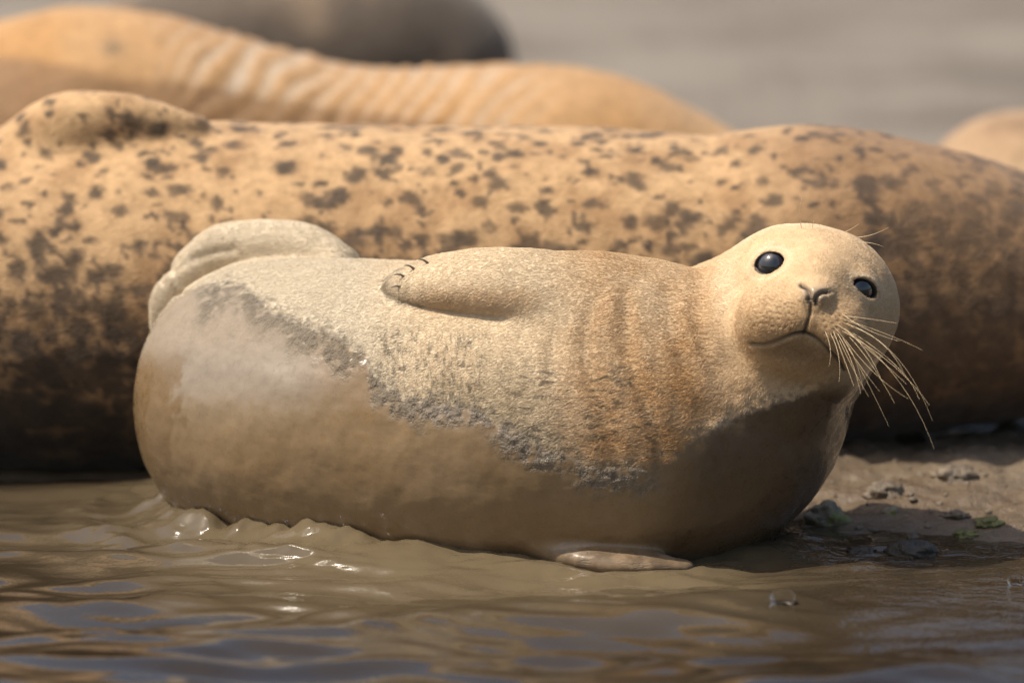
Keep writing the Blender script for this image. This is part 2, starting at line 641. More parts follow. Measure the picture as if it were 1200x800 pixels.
seal_f = grouped(seal_f)
V, Q = surface_nets(seal_f, (-0.47, -0.27, -0.08), (0.50, 0.40, 0.42), 0.0032)
me = mesh_np('young_seal_body', V, Q)
bm = bmesh.new(); bm.from_mesh(me)
sel = set()
for v in bm.verts:
    if v.co.x > 0.235 and v.co.z > 0.17 and v.co.y < 0.02:
        sel.add(v)
eds = [e for e in bm.edges if e.verts[0] in sel and e.verts[1] in sel]
bmesh.ops.subdivide_edges(bm, edges=eds, cuts=1, use_grid_fill=True)
sel = [v for v in bm.verts if v.co.x > 0.255 and v.co.y < -0.075 and v.co.z > 0.19]
ss = set(sel)
eds = [e for e in bm.edges if e.verts[0] in ss and e.verts[1] in ss]
bmesh.ops.subdivide_edges(bm, edges=eds, cuts=1, use_grid_fill=True)
bm.to_mesh(me); bm.free()
V = project(seal_f, verts(me), 1)
me.vertices.foreach_set('co', V.astype(np.float32).ravel()); me.update()
ed = np.empty(len(me.edges) * 2, np.int32); me.edges.foreach_get('vertices', ed); ed = ed.reshape(-1, 2)
deg = np.bincount(ed.ravel(), minlength=len(V)).astype(float)
smk = (1 - sstep(0.22, 0.26, V[:, 0]) * sstep(0.15, 0.19, V[:, 2]))[:, None]
for it in range(10):
    acc = np.stack([np.bincount(ed[:, 0], V[ed[:, 1], a], len(V)) + np.bincount(ed[:, 1], V[ed[:, 0], a], len(V)) for a in range(3)], 1) / deg[:, None]
    V = V + (acc - V) * smk * (0.55 if it % 2 == 0 else -0.50)
me.vertices.foreach_set('co', V.astype(np.float32).ravel()); me.update()
N = normals(me)
px, py = proj(V)
front = sstep(0.15, -0.25, N[:, 1])          # faces the viewer's side
headm = sstep(840, 880, px) * sstep(470, 430, py) * front

# --- masks on the coat
bx = [150, 205, 240, 270, 300, 340, 380, 425, 440, 480, 520, 560, 600, 640, 690, 740, 785, 812, 840, 880, 930, 985, 1060]
by = [335, 332, 342, 334, 352, 378, 392, 412, 448, 468, 473, 482, 503, 527, 546, 551, 541, 517, 500, 481, 466, 440, 400]
nz = fbm(V, 38, 4, 1)
nzf = fbm(V, 120, 3, 4)
sdist = py - np.interp(px, bx, by) + 9 * nz + 5 * nzf
wet = sstep(-5, 5, sdist)
crust = sstep(-12, 2, sdist) * sstep(46, 12, sdist + 26 * fbm(V, 22, 3, 57)) * sstep(215, 245, px) * sstep(800, 740, px)
crust = crust * sstep(-0.25, 0.25, fbm(V, 55, 4, 7) + 0.15)
crust_dark = np.clip(crust + 0.8 * sstep(-26, -6, sdist) * sstep(10, 0, sdist) * sstep(-0.1, 0.3, nzf) * sstep(225, 260, px), 0, 1)
rump = sstep(212, 200, px + 26 * nz + 16 * nzf + 0.14 * (py - 500)) * sstep(400, 440, py)
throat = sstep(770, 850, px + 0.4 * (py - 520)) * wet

# --- relief on the coat
disp = 0.0035 * fbm(V, 7, 3, 2) + 0.0012 * fbm(V, 30, 3, 12)
neck = sstep(560, 660, px) * sstep(880, 800, px)
foldtint = np.zeros(len(V))
for line, dep, wd in (([(700, 338), (690, 400), (702, 460), (730, 542)], 3.5, 8), ([(735, 328), (738, 400), (762, 480), (785, 540)], 4.5, 8),
                      ([(782, 322), (792, 390), (815, 450), (838, 500)], 3.5, 9), ([(825, 305), (822, 370), (838, 430), (868, 470)], 2.5, 9),
                      ([(655, 372), (650, 430), (668, 500), (690, 540)], 2.2, 8), ([(612, 392), (606, 440), (622, 500)], 0.9, 8), ([(530, 400), (540, 430), (533, 462)], 0.7, 9)):
    dd, s = seg_dist(px + 5 * nz, py, line)
    end = sstep(0, 0.12, s) * sstep(1.0, 0.9, s)
    g = np.exp(-(dd / wd) ** 2) * end * front
    g2 = np.exp(-((dd - 17) / 10) ** 2) * end * front
    disp -= g * dep * 0.38e-3 * (1 + 0.8 * fbm(V, 14, 2, 88))
    disp += g2 * dep * 0.35e-3
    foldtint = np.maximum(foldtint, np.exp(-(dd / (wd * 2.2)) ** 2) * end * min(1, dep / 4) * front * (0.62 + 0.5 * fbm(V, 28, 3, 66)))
disp += wet * (0.0012 + 0.0010 * sstep(0, 20, sdist)) * sstep(800, 700, px)
disp += crust * (0.0022 * np.maximum(nzf, -0.3) + 0.002 * np.maximum(fbm(V, 210, 2, 31), 0))
# face lines
lines = {}
def groove(line, dep, wd, key=None):
    global disp
    dd, s = seg_dist(px, py, line)
    e = sstep(0, 0.08, s) * sstep(1.0, 0.92, s)
    m_ = front * sstep(-0.05, -0.08, V[:, 1])
    disp -= np.exp(-(dd / wd) ** 2) * dep * 1e-3 * m_ * (0.35 + 0.65 * e)
    if key:
        lines[key] = np.maximum(lines.get(key, 0), np.exp(-(dd / (wd * 0.8)) ** 2) * m_)
groove([(879, 402), (886, 404), (897, 404), (913, 399), (930, 392), (944, 391), (958, 398), (972, 411), (984, 424), (990, 434)], 4.2, 2.5, 'mouth')
groove([(937, 333), (944, 336), (948, 344), (947, 354)], 5.0, 3.2, 'nostril')
groove([(973, 342), (965, 342), (958, 348), (956, 357)], 5.0, 3.2, 'nostril')
groove([(951, 350), (950, 366), (946, 380), (942, 392)], 2.6, 2.4, 'philtrum')
# muzzle: rows of whisker follicles
foll = np.zeros(len(V))
rng = np.random.RandomState(5)
for cx, cy, sgn in ((918, 366, -1), (980, 380, 1)):
    for row in range(5):
        for c_ in range(7):
            fx = cx + sgn * (-12 + c_ * 7.6 + rng.uniform(-2.6, 2.6)); fy = cy - 13 + row * 7.5 + c_ * 1.4 * (1 if sgn > 0 else -0.5) + 0.22 * (c_ - 3) ** 2 + rng.uniform(-2, 2)
            foll = np.maximum(foll, np.exp(-(((px - fx) / 1.9) ** 2 + ((py - fy) / 1.5) ** 2)))
foll *= 0.75 * front * sstep(-0.09, -0.12, V[:, 1])
disp -= 0.0009 * foll
# folds of the hind flippers
for line, dep in (([(206, 316), (225, 305), (250, 296), (275, 292)], 3.0), ([(200, 318), (210, 332), (214, 350)], 3.0), ([(300, 268), (340, 270), (372, 285)], 1.5)):
    dd, s = seg_dist(px, py, line)
    g = np.exp(-(dd / 5) ** 2) * sstep(0.14, 0.18, V[:, 1])
    disp -= g * dep * 1e-3
# finger ridges of the upper flipper
ff = sstep(600, 540, px) * sstep(372, 362, py) * front * sstep(0.020, 0.000, V[:, 1])
disp += 0.0013 * ff * np.cos((py - 330 - 0.05 * (px - 460)) / 11.0)
V = V + N * disp[:, None]
me.vertices.foreach_set('co', V.astype(np.float32).ravel()); me.update()

# --- colours (pigment, mud and some painted shade)
pale = np.array([0.60, 0.49, 0.345]); warm = np.array([0.43, 0.24, 0.09]); greyp = np.array([0.50, 0.44, 0.345])
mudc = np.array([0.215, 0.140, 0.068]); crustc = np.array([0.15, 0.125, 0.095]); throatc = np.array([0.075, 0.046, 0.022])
def coat(px, py, V, wet, crust_dark, rump, throat, foldtint):
    big = fbm(V, 11, 3, 40)
    c = np.tile(pale, (len(V), 1))
    c = mix(c, greyp, sstep(520, 400, px) * 0.9)
    w = sstep(620, 720, px) * sstep(880, 800, px) * (0.62 + 0.55 * big)
    w = np.maximum(w, 0.35 * sstep(800, 830, px) * sstep(330, 380, py) * (1 + big))
    under = sstep(470, 520, px) * sstep(660, 600, px) * np.exp(-((py - 352) / 14) ** 2)
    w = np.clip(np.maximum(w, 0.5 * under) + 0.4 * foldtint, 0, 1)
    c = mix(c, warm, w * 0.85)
    c = mix(c, np.array([0.40, 0.32, 0.21]), sstep(480, 540, px) * sstep(660, 600, px) * sstep(400, 470, py) * 0.6)
    m = mix(np.tile(mudc, (len(V), 1)), np.array([0.25, 0.172, 0.095]), sstep(-0.2, 0.5, fbm(V, 9, 3, 44)) * 0.5)
    m = mix(m, np.array([0.24, 0.20, 0.155]), sstep(430, 330, px) * sstep(520, 430, py) * 0.8)
    m = mix(m, throatc, throat * 0.8)  # wet throat fur, painted darker to deepen the shade there
    c = mix(c, m, wet)
    c = mix(c, crustc, crust_dark * 0.8)
    c = mix(c, np.array([0.17, 0.108, 0.05]), rump)
    lf = sstep(610, 660, px) * sstep(640, 650, py - 0.03 * (px - 700)) * (V[:, 1] < -0.1)
    c = mix(c, mix(np.tile(np.array([0.12, 0.078, 0.042]), (len(V), 1)), np.array([0.22, 0.15, 0.085]), sstep(-0.2, 0.4, fbm(V, 45, 4, 50))), lf * 0.95)
    c = mix(c, c * 0.85, lf)
    return c
tint = coat(px, py, V, wet, crust_dark, rump, throat, foldtint)
face = headm
tint = mix(tint, np.array([0.52, 0.365, 0.21]), face * 0.8)
mz = np.exp(-(((px - 930) / 70) ** 2 + ((py - 392) / 42) ** 2)) * front * 1.1
tint = mix(tint, np.array([0.36, 0.225, 0.108]), np.clip(mz * (1 - wet) * (0.75 + 0.4 * fbm(V, 40, 2, 93)), 0, 1))
hind = sstep(0.17, 0.20, V[:, 1]) * sstep(410, 390, px) * sstep(420, 405, py) * (V[:, 2] > 0.16)
tint = mix(tint, np.array([0.60, 0.52, 0.40]), hind * sstep(420, 400, py) * 0.85)
# muddy tips of the flipper, dark mouth and nostrils, eyelids
dd, s = seg_dist(px, py, [(500, 299), (478, 308), (462, 320), (453, 333), (455, 345), (470, 354), (500, 360)])
tipm = np.exp(-(dd / 5) ** 2) * front * sstep(-0.1, 0.3, nzf + 0.25) * sstep(0.030, 0.015, V[:, 1])
tint = mix(tint, np.array([0.10, 0.08, 0.06]), np.clip(tipm, 0, 1) * 0.6)
for key, a in (('mouth', 0.88), ('nostril', 0.97), ('philtrum', 0.7)):
    tint = mix(tint, np.array([0.03, 0.024, 0.02]), np.clip(lines[key] * 1.2, 0, 1) * a)
nosem = np.exp(-(((px - 955) / 17) ** 2 + ((py - 344) / 10) ** 2) ** 2) * front * sstep(-0.12, -0.14, V[:, 1])
tint = mix(tint, np.array([0.22, 0.165, 0.115]), nosem * 0.75)
tint = mix(tint, np.array([0.20, 0.13, 0.07]), foll * 0.75)
lipm = np.exp(-(((px - 925) / 52) ** 2 + ((py - 404) / 11) ** 2) ** 2) * front * sstep(-0.1, -0.12, V[:, 1])
tint = mix(tint, np.array([0.40, 0.28, 0.16]), lipm * 0.5)
under = np.exp(-(((px - 935 - 0.25 * (py - 412)) / 48) ** 2 + ((py - 412 - 0.10 * (px - 935)) / 10) ** 2) ** 2) * front * sstep(-0.09, -0.11, V[:, 1])
tint = mix(tint, np.array([0.27, 0.175, 0.095]), under * (0.6 + 0.4 * nzf))  # shadow below the mouth, painted into the coat
for c, ax, s_, u_, R, hw, hh in eyes:
    q = V - c
    a, b, w = q @ s_, q @ u_, q @ ax
    k = np.sqrt((a / hw) ** 2 + (b / hh) ** 2)
    tint = mix(tint, np.array([0.06, 0.045, 0.035]), sstep(1.06, 0.98, k) * (w > 0))
    tint = mix(tint, np.array([0.60, 0.50, 0.36]), np.exp(-((k - 1.45) / 0.22) ** 2) * (w > 0) * 0.5)
wet = np.clip(wet + 0.6 * lines['mouth'] + 0.7 * nosem, 0, 1)
wet = np.maximum(wet, rump * 0.85)
cattr(me, 'tint', tint)
wet = wet * (1 - hind) * (1 - 0.5 * sstep(610, 660, px) * sstep(640, 650, py - 0.03 * (px - 700)) * (V[:, 1] < -0.1))
fattr(me, 'wet', wet * (1 - (0.6 - 0.5 * sstep(450, 520, px)) * crust) * (1 - 0.6 * sstep(470, 400, px) * sstep(440, 390, py)))
fattr(me, 'crust', crust)
comb_h = sstep(560, 610, px) * sstep(850, 740, px) * sstep(405, 450, py) * (1 - wet) * front
comb_v = sstep(430, 450, px) * sstep(585, 550, px) * sstep(370, 400, py) * (1 - wet) * front
fattr(me, 'comb_h', comb_h); fattr(me, 'comb_v', comb_v)

seal = empty('young_seal', (0.0, 0.0, 0.0))
tag(seal, 'pale young seal half coated in wet mud, head raised and looking out', 'seal', 'seals hauled out on the mud')
body = link('body', me, seal, mat_subject())

# --- short fur on the dry coat
def fur_material():
    m = NT('short_fur')
    h = m.n('HairInfo')
    c = m.mixc(1.0, m.attr('tint', 'Color'), m.ramp(h.outputs['Random'], [(0.0, (0.88, 0.85, 0.8)), (0.5, (1.08, 1.06, 1.03)), (1.0, (1.28, 1.26, 1.22))]), 'MULTIPLY')
    m.set(Base_Color=c, Roughness=0.55, Specular_IOR_Level=0.35)
    return m.mat
def jn(P):
    return np.stack([fbm(P, 40, 2, 211), fbm(P, 40, 2, 212), fbm(P, 40, 2, 213)], 1)
def grow_fur(me, tint, dry, count, parent):
    me.calc_loop_triangles()
    nt = len(me.loop_triangles)
    tr = np.empty(nt * 3, np.int32); me.loop_triangles.foreach_get('vertices', tr); tr = tr.reshape(-1, 3)
    Vv = verts(me); Nn = normals(me)
    A = Vv[tr[:, 0]]; e1 = Vv[tr[:, 1]] - A; e2 = Vv[tr[:, 2]] - A
    area = 0.5 * np.linalg.norm(np.cross(e1, e2), axis=1)
    w = area * dry[tr].min(1) * (Nn[tr[:, 0], 1] < 0.45) * (A[:, 2] > 0.02)
    r = np.random.RandomState(3)
    t = r.choice(nt, count, p=w / w.sum())
    u, v = r.rand(count), r.rand(count)
    fl = u + v > 1
    u[fl] = 1 - u[fl]; v[fl] = 1 - v[fl]
    root = A[t] + e1[t] * u[:, None] + e2[t] * v[:, None]
    nn = Nn[tr[t, 0]]
    tn = tint[tr[t, 0]]
    ch_, cv_ = comb_h[tr[t, 0]], comb_v[tr[t, 0]]
    dsh_ = np.maximum(ch_ * sstep(0.10, 0.34, vnoise((root + 0.004 * jn(root)) * np.array([60, 60, 190]), 201)), cv_ * sstep(0.10, 0.34, vnoise((root + 0.004 * jn(root)) * np.array([200, 60, 65]), 202)))
    dsh_ *= sstep(-0.25, 0.25, fbm(root, 18, 2, 203) + 0.1)
    tn = mix(tn, np.array([0.12, 0.09, 0.055]), dsh_ * 0.8)
    nosep, _ = at(954, 352, -0.19)
    outw = root - nosep; outw /= np.linalg.norm(outw, axis=1, keepdims=True) + 1e-9
    back = np.array([-0.95, 0.05, -0.25])
    hp, _ = proj(root)
    hm = sstep(790, 880, hp)[:, None]
    dr = outw * hm + back * (1 - hm)
    jit = np.stack([fbm(root, 70, 2, 101), fbm(root, 70, 2, 102), fbm(root, 70, 2, 103)], 1)
    dr = dr + 0.3 * jit + r.normal(0, 0.14, (count, 3))
    dr -= nn * (dr * nn).sum(1)[:, None]
    dr /= np.linalg.norm(dr, axis=1, keepdims=True) + 1e-9
    L = r.uniform(0.003, 0.006, count) * (1 - 0.3 * hm[:, 0])
    lift = r.uniform(0.10, 0.30, count)
    pts = np.empty((count, 4, 3), np.float32)
    for k in range(4):
        q = k / 3
        pts[:, k] = root - nn * 0.0001 + dr * (L * q)[:, None] + nn * (L * lift * (q - 0.45 * q * q))[:, None]
    hc = bpy.data.hair_curves.new('fur')
    hc.add_curves([4] * count)
    hc.attributes['position'].data.foreach_set('vector', pts.ravel())
    ra = hc.attributes.get('radius') or hc.attributes.new('radius', 'FLOAT', 'POINT')
    ra.data.foreach_set('value', np.tile(np.array([0.00016, 0.00015, 0.00011, 0.00003], np.float32), count))
    ta = hc.attributes.new('tint', 'FLOAT_COLOR', 'CURVE')
    cc = np.ones((count, 4), np.float32); cc[:, :3] = tn
    ta.data.foreach_set('color', cc.ravel())
    o = link('fur', hc, parent, fur_material())
    return o
eyegap = np.ones(len(V))
for c, ax, s_, u_, R, hw, hh in eyes:
    eyegap *= sstep(0.023, 0.027, np.linalg.norm(V - c, axis=1))
dry = (1 - wet) * (1 - np.clip(nosem * 1.5, 0, 1)) * (1 - np.clip(lines['mouth'] * 2, 0, 1)) * (1 - np.clip(lines['nostril'] * 2, 0, 1)) * eyegap * (1 - 0.7 * crust_dark)
fur = grow_fur(me, tint, dry, 230000, seal)

# --- eyes
def uv_ball(name, R, seg=48, rings=32):
    b = bmesh.new(); bmesh.ops.create_uvsphere(b, u_segments=seg, v_segments=rings, radius=R)
    m_ = bpy.data.meshes.new(name); b.to_mesh(m_); b.free()
    m_.polygons.foreach_set('use_smooth', np.ones(len(m_.polygons), bool))
    return m_
def eye_material():
    m = NT('dark_wet_eye')
    c_ = m.n('TexCoord'); g = m.n('VectorMath', operation='LENGTH')
    mp = m.n('Mapping'); mp.inputs['Scale'].default_value = (1, 1, 0)
    m.l(c_.outputs['Object'], mp.inputs[0]); m.l(mp.outputs[0], g.inputs[0])
    fib = m.math('MULTIPLY', m.noise(260, 3, 0.6), 0.004)
    rad = m.math('ADD', g.outputs['Value'], fib)
    c = m.ramp(m.math('MULTIPLY', rad, 45.0), [(0.44, (0.004, 0.004, 0.005)), (0.52, (0.02, 0.019, 0.024)), (0.72, (0.032, 0.031, 0.040)), (0.86, (0.016, 0.014, 0.014))])
    m.set(Base_Color=c, Roughness=0.12, Specular_IOR_Level=0.6, Coat_Weight=1.0, Coat_Roughness=0.015, Coat_IOR=1.6)
    return m.mat
eye_mat = eye_material()
for c, ax, s_, u_, R, hw, hh in eyes:
    o = link('eye', uv_ball('eye', R - 0.0003), seal, eye_mat)
    o.location = c
    o.rotation_euler = Vector(ax).to_track_quat('Z', 'Y').to_euler()

# --- whiskers
def tube(name, pts, r0, r1, sides=5):
    pts = np.array(pts)
    n = len(pts)
    tg = np.gradient(pts, axis=0); tg /= np.linalg.norm(tg, axis=1, keepdims=True)
    ref = np.array([0.3, 0.2, 0.9]); VV = []
    for i in range(n):
        a = np.cross(tg[i], ref); a /= np.linalg.norm(a); b = np.cross(tg[i], a)
        r = r0 + (r1 - r0) * i / (n - 1)
        for k in range(sides):
            t = 2 * math.pi * k / sides
            VV.append(pts[i] + r * (a * math.cos(t) + b * math.sin(t)))
    F = []
    for i in range(n - 1):
        for k in range(sides):
            F.append([i * sides + k, i * sides + (k + 1) % sides, (i + 1) * sides + (k + 1) % sides, (i + 1) * sides + k])
    return mesh_np(name, VV, F)
wm = simple('whisker_horn', (0.62, 0.47, 0.28), 0.35, 0.5, 0, 0.1)
wj = np.random.RandomState(77)
def whisker(a, b, c, dY, r=0.00034):
    """root at pixel a (found on the coat), through b, to tip c; the tip stands dY metres towards the viewer from the root"""
    p0, _ = march(seal_f, *a)
    y0 = p0[1]
    p0 = p0 + FWD * 0.003
    p1, _ = at(b[0], b[1], y0 + dY * 0.5)
    ln = min(1.0, math.hypot(c[0] - a[0], c[1] - a[1]) / 120.0) ** 1.5
    p1 = p1 + ln * np.array([wj.uniform(-.005, .005), 0, wj.uniform(-.004, .007)]); p2, _ = at(c[0] + ln * wj.uniform(-7, 7), c[1] + ln * wj.uniform(-8, 8), y0 + dY)
    pts = [(1 - t) ** 2 * p0 + 2 * t * (1 - t) * (2 * p1 - 0.5 * p0 - 0.5 * p2) + t * t * p2 for t in np.linspace(0, 1, 12)]
    link('whisker', tube('whisker', pts, r, r * 0.3), seal, wm)
WH = [((981, 372), (1030, 392), (1078, 415)), ((984, 377), (1052, 420), (1095, 492)), ((986, 382), (1054, 446), (1096, 522)), ((984, 386), (1040, 428), (1092, 478)),
      ((985, 392), (1010, 440), (1048, 496)), ((988, 394), (1025, 435), (1070, 470)), ((980, 388), (1000, 425), (1012, 462)), ((976, 386), (990, 420), (1000, 452)),
      ((982, 394), (1000, 430), (1020, 468)), ((972, 388), (982, 415), (984, 448)), ((990, 386), (1030, 425), (1060, 452)), ((992, 380), (1030, 405), (1062, 440)),
      ((974, 380), (1000, 412), (1008, 458)), ((988, 370), (1020, 376), (1048, 380)), ((993, 392), (1020, 425), (1052, 472)), ((979, 379), (1010, 405), (1036, 448)),
      ((966, 386), (972, 408), (970, 430)), ((990, 399), (1004, 425), (1030, 460)), ((985, 366), (1015, 384), (1052, 402)), ((996, 388), (1050, 430), (1080, 462))]
for i, (a, b, c) in enumerate(WH):
    whisker(a, b, c, -0.03 - 0.012 * (i % 4))
for a, b, c in (((940, 268), (937, 252), (939, 233)), ((952, 267), (953, 262), (954, 258)), ((1003, 278), (1022, 275), (1042, 265)), ((1010, 284), (1022, 285), (1036, 289)), ((990, 272), (998, 268), (1006, 262))):
    whisker(a, b, c, -0.005, 0.0004)
for a, b, c in (((818, 386), (795, 381), (782, 362)), ((822, 408), (795, 410), (779, 404)), ((820, 372), (802, 368), (798, 352)), ((898, 372), (868, 378), (850, 372))):
    whisker(a, b, c, -0.02, 0.0004)

# --- claws on the upper flipper
cm = simple('muddy_claw', (0.11, 0.085, 0.06), 0.45, 0.5, 0, 0.3)
for (a, b) in (((502, 309), (490, 304)), ((486, 316), (474, 311)), ((475, 325), (462, 322)), ((471, 337), (458, 337))):
    p0, n0 = march(seal_f, *a)
    p1, _ = at(b[0], b[1], p0[1] - 0.001)
    pts = [p0 + (p1 - p0) * t + np.array([0, 0, 0.002]) * math.sin(t * 3.1) for t in np.linspace(0, 1, 6)]
    link('claw', tube('claw', pts, 0.0018, 0.0005, 8), seal, cm)

# ------------------------------------------------------------------ the seals behind
def make_seal(name, label, chains, paint, h, mat, disp_fn=None, kk=0.03):
    chs = [pxchain(c, 4) for c in chains]
    def f(P):
        d = chain_sdf(P, chs[0])
        for c in chs[1:]:
            d = smin(d, chain_sdf(P, c), kk)
        return d
    f = grouped(f, 0.12)
    allc = np.concatenate(chs)
    lo = (allc[:, :3] - allc[:, 3:]).min(0) - 0.03; hi = (allc[:, :3] + allc[:, 3:]).max(0) + 0.03
    V, Q = surface_nets(f, lo, hi, h)
    V = project(f, V, 1)
    N_ = normals(mesh_np(name + '_shape', V, Q))
    px, py = proj(V)
    dsp = 0.006 * fbm(V, 5, 3, 3) + 0.002 * fbm(V, 25, 3, 8)
    if disp_fn is not None:
        dsp = dsp + disp_fn(V, px, py)
    V = V + N_ * dsp[:, None]
    m_ = mesh_np(name + '_body', V, Q)
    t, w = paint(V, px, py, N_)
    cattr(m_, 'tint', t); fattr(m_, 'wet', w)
    root = empty(name, (float(allc[:, 0].mean()), float(allc[:, 1].mean()), 0.0))
    tag(root, label, 'seal', 'seals hauled out on the mud')
    o = link('body', m_, root, mat)
    return root

coat_mat = mat_seal('seal_coat')
def spotted(V, px, py, N_):
    tan = np.array([0.46, 0.295, 0.15]); dark = np.array([0.032, 0.023, 0.017]); brown = np.array([0.22, 0.125, 0.058])
    big = fbm(V, 6, 3, 5)
    c = mix(np.tile(tan, (len(V), 1)), np.array([0.30, 0.175, 0.08]), sstep(-0.25, 0.5, fbm(V, 18, 4, 61)) * 0.85)
    flank = sstep(0.39, 0.15, V[:, 2] + 0.07 * big)  # lower side: denser spots and brown also carry its painted shade
    W = V + 0.008 * np.stack([fbm(V, 70, 2, 71), fbm(V, 70, 2, 72), fbm(V, 70, 2, 73)], 1)
    clus = fbm(V, 7, 2, 19)
    r_ = np.random.RandomState(21)
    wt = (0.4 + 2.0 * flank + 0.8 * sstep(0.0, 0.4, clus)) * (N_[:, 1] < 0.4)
    ctr = r_.choice(len(V), 7500, p=wt / wt.sum())
    sp = np.zeros(len(V))
    order = np.argsort(V[:, 0]); xs_ = V[order, 0]
    for c_ in ctr:
        rad = 0.0036 + 0.0085 * r_.rand() ** 2.2
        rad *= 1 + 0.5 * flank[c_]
        a_, b_ = np.searchsorted(xs_, (V[c_, 0] - 4 * rad, V[c_, 0] + 4 * rad))
        k = order[a_:b_]
        q = (W[k] - V[c_]) / (rad * np.array([r_.uniform(0.8, 1.5), 1.2, r_.uniform(0.7, 1.1)]))
        g = sstep(1.35, 0.65, np.sqrt((q * q).sum(1))) * r_.uniform(0.75, 1.0)
        sp[k] = np.maximum(sp[k], g)
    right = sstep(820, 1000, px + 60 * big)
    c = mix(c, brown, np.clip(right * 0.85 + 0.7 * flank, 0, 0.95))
    c = mix(c, dark, np.clip(sp, 0, 1) * (0.92 - 0.3 * sstep(1000, 1100, px)))
    soak_shade = sstep(0.16, 0.07, V[:, 2] + 0.05 * fbm(V, 14, 3, 23))  # underside shade painted into the coat colour, plus a wet gloss
    c = mix(c, c * 0.35, soak_shade)
    return c, np.maximum(0.1 + 0.3 * right, 0.8 * soak_shade)
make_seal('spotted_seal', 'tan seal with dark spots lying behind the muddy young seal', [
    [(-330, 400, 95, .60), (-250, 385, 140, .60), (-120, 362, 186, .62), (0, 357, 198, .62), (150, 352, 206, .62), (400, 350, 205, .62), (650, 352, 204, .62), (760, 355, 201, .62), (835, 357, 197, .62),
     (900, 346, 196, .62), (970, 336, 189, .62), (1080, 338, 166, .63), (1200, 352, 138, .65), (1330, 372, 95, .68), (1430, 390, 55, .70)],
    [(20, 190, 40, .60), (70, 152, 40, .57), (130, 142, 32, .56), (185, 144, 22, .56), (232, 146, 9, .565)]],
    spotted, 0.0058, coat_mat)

def ribs(V, px, py):
    w = sstep(150, 260, px) * sstep(680, 560, px)
    return 0.0020 * w * (1 + 1.6 * fbm(V, 9, 2, 33)) * np.sin((px + 0.9 * py + 42 * fbm(V, 5, 2, 3)) / 5.4)
def golden(V, px, py, N_):
    big = fbm(V, 6, 3, 15)
    c = mix(np.tile(np.array([0.42, 0.25, 0.115]), (len(V), 1)), np.array([0.40, 0.22, 0.085]), sstep(-0.2, 0.4, big))
    r = sstep(150, 260, px) * sstep(680, 560, px)
    c = mix(c, np.array([0.40, 0.36, 0.30]), r * 0.45 * (1 + fbm(V, 8, 2, 34)) * sstep(-0.4, 0.9, np.sin((px + 0.9 * py + 42 * fbm(V, 5, 2, 3)) / 5.4 + 2.4)))
    lo = sstep(-6, 8, py - np.interp(px, [-200, 0, 200, 300, 480, 620, 900], [55, 70, 92, 110, 140, 170, 230]) + 8 * big)
    c = mix(c, np.array([0.20, 0.105, 0.04]), lo * 0.85)
    s = np.exp(-(((px - 132) / 14) ** 2 + ((py - 56) / 10) ** 2))
    c = mix(c, np.array([0.12, 0.10, 0.07]), s * 0.7)
    return c, lo * 0.6
make_seal('golden_seal', 'golden tan seal with ribbed wrinkled back, wet brown flank', [
    [(-330, 260, 100, 1.7), (-180, 225, 160, 1.7), (0, 207, 176, 1.7), (70, 192, 180, 1.7), (140, 188, 178, 1.7), (220, 211, 178, 1.7), (300, 229, 175, 1.7), (400, 247, 172, 1.7), (500, 249, 169, 1.7), (600, 243, 168, 1.7),
     (660, 240, 163, 1.7), (720, 242, 145, 1.7), (790, 254, 122, 1.7), (850, 268, 98, 1.7), (950, 290, 60, 1.72), (1020, 300, 30, 1.74)]],
    golden, 0.009, coat_mat, ribs)
def dusky(V, px, py, N_):
    c = mix(np.tile(np.array([0.11, 0.085, 0.065]), (len(V), 1)), np.array([0.26, 0.19, 0.13]), sstep(0.0, 0.6, fbm(V, 7, 3, 15)) * 0.8)
    return c, np.full(len(V), 0.3)
make_seal('dusky_seal', 'dark brown seal lying farthest back beyond the golden one', [
    [(150, 70, 60, 3.3), (220, 60, 105, 3.3), (320, 52, 130, 3.3), (420, 56, 128, 3.3), (480, 72, 112, 3.3), (505, 82, 98, 3.3)]], dusky, 0.014, coat_mat)
def sandy(V, px, py, N_):
    c = mix(np.tile(np.array([0.34, 0.225, 0.13]), (len(V), 1)), np.array([0.22, 0.135, 0.075]), sstep(-0.1, 0.5, fbm(V, 9, 3, 15)) * 0.9)
    c = mix(c, np.array([0.44, 0.32, 0.19]), sstep(185, 200, py + 6 * fbm(V, 9, 2, 4)) * 0.8)
    return c, np.full(len(V), 0.1)
make_seal('sandy_seal', 'sandy brown seal beyond the tail of the spotted one', [
    [(1205, 276, 148, 1.9), (1290, 276, 152, 1.9), (1400, 280, 150, 1.9), (1560, 295, 120, 1.95), (1680, 310, 70, 2.0)]], sandy, 0.010, coat_mat)

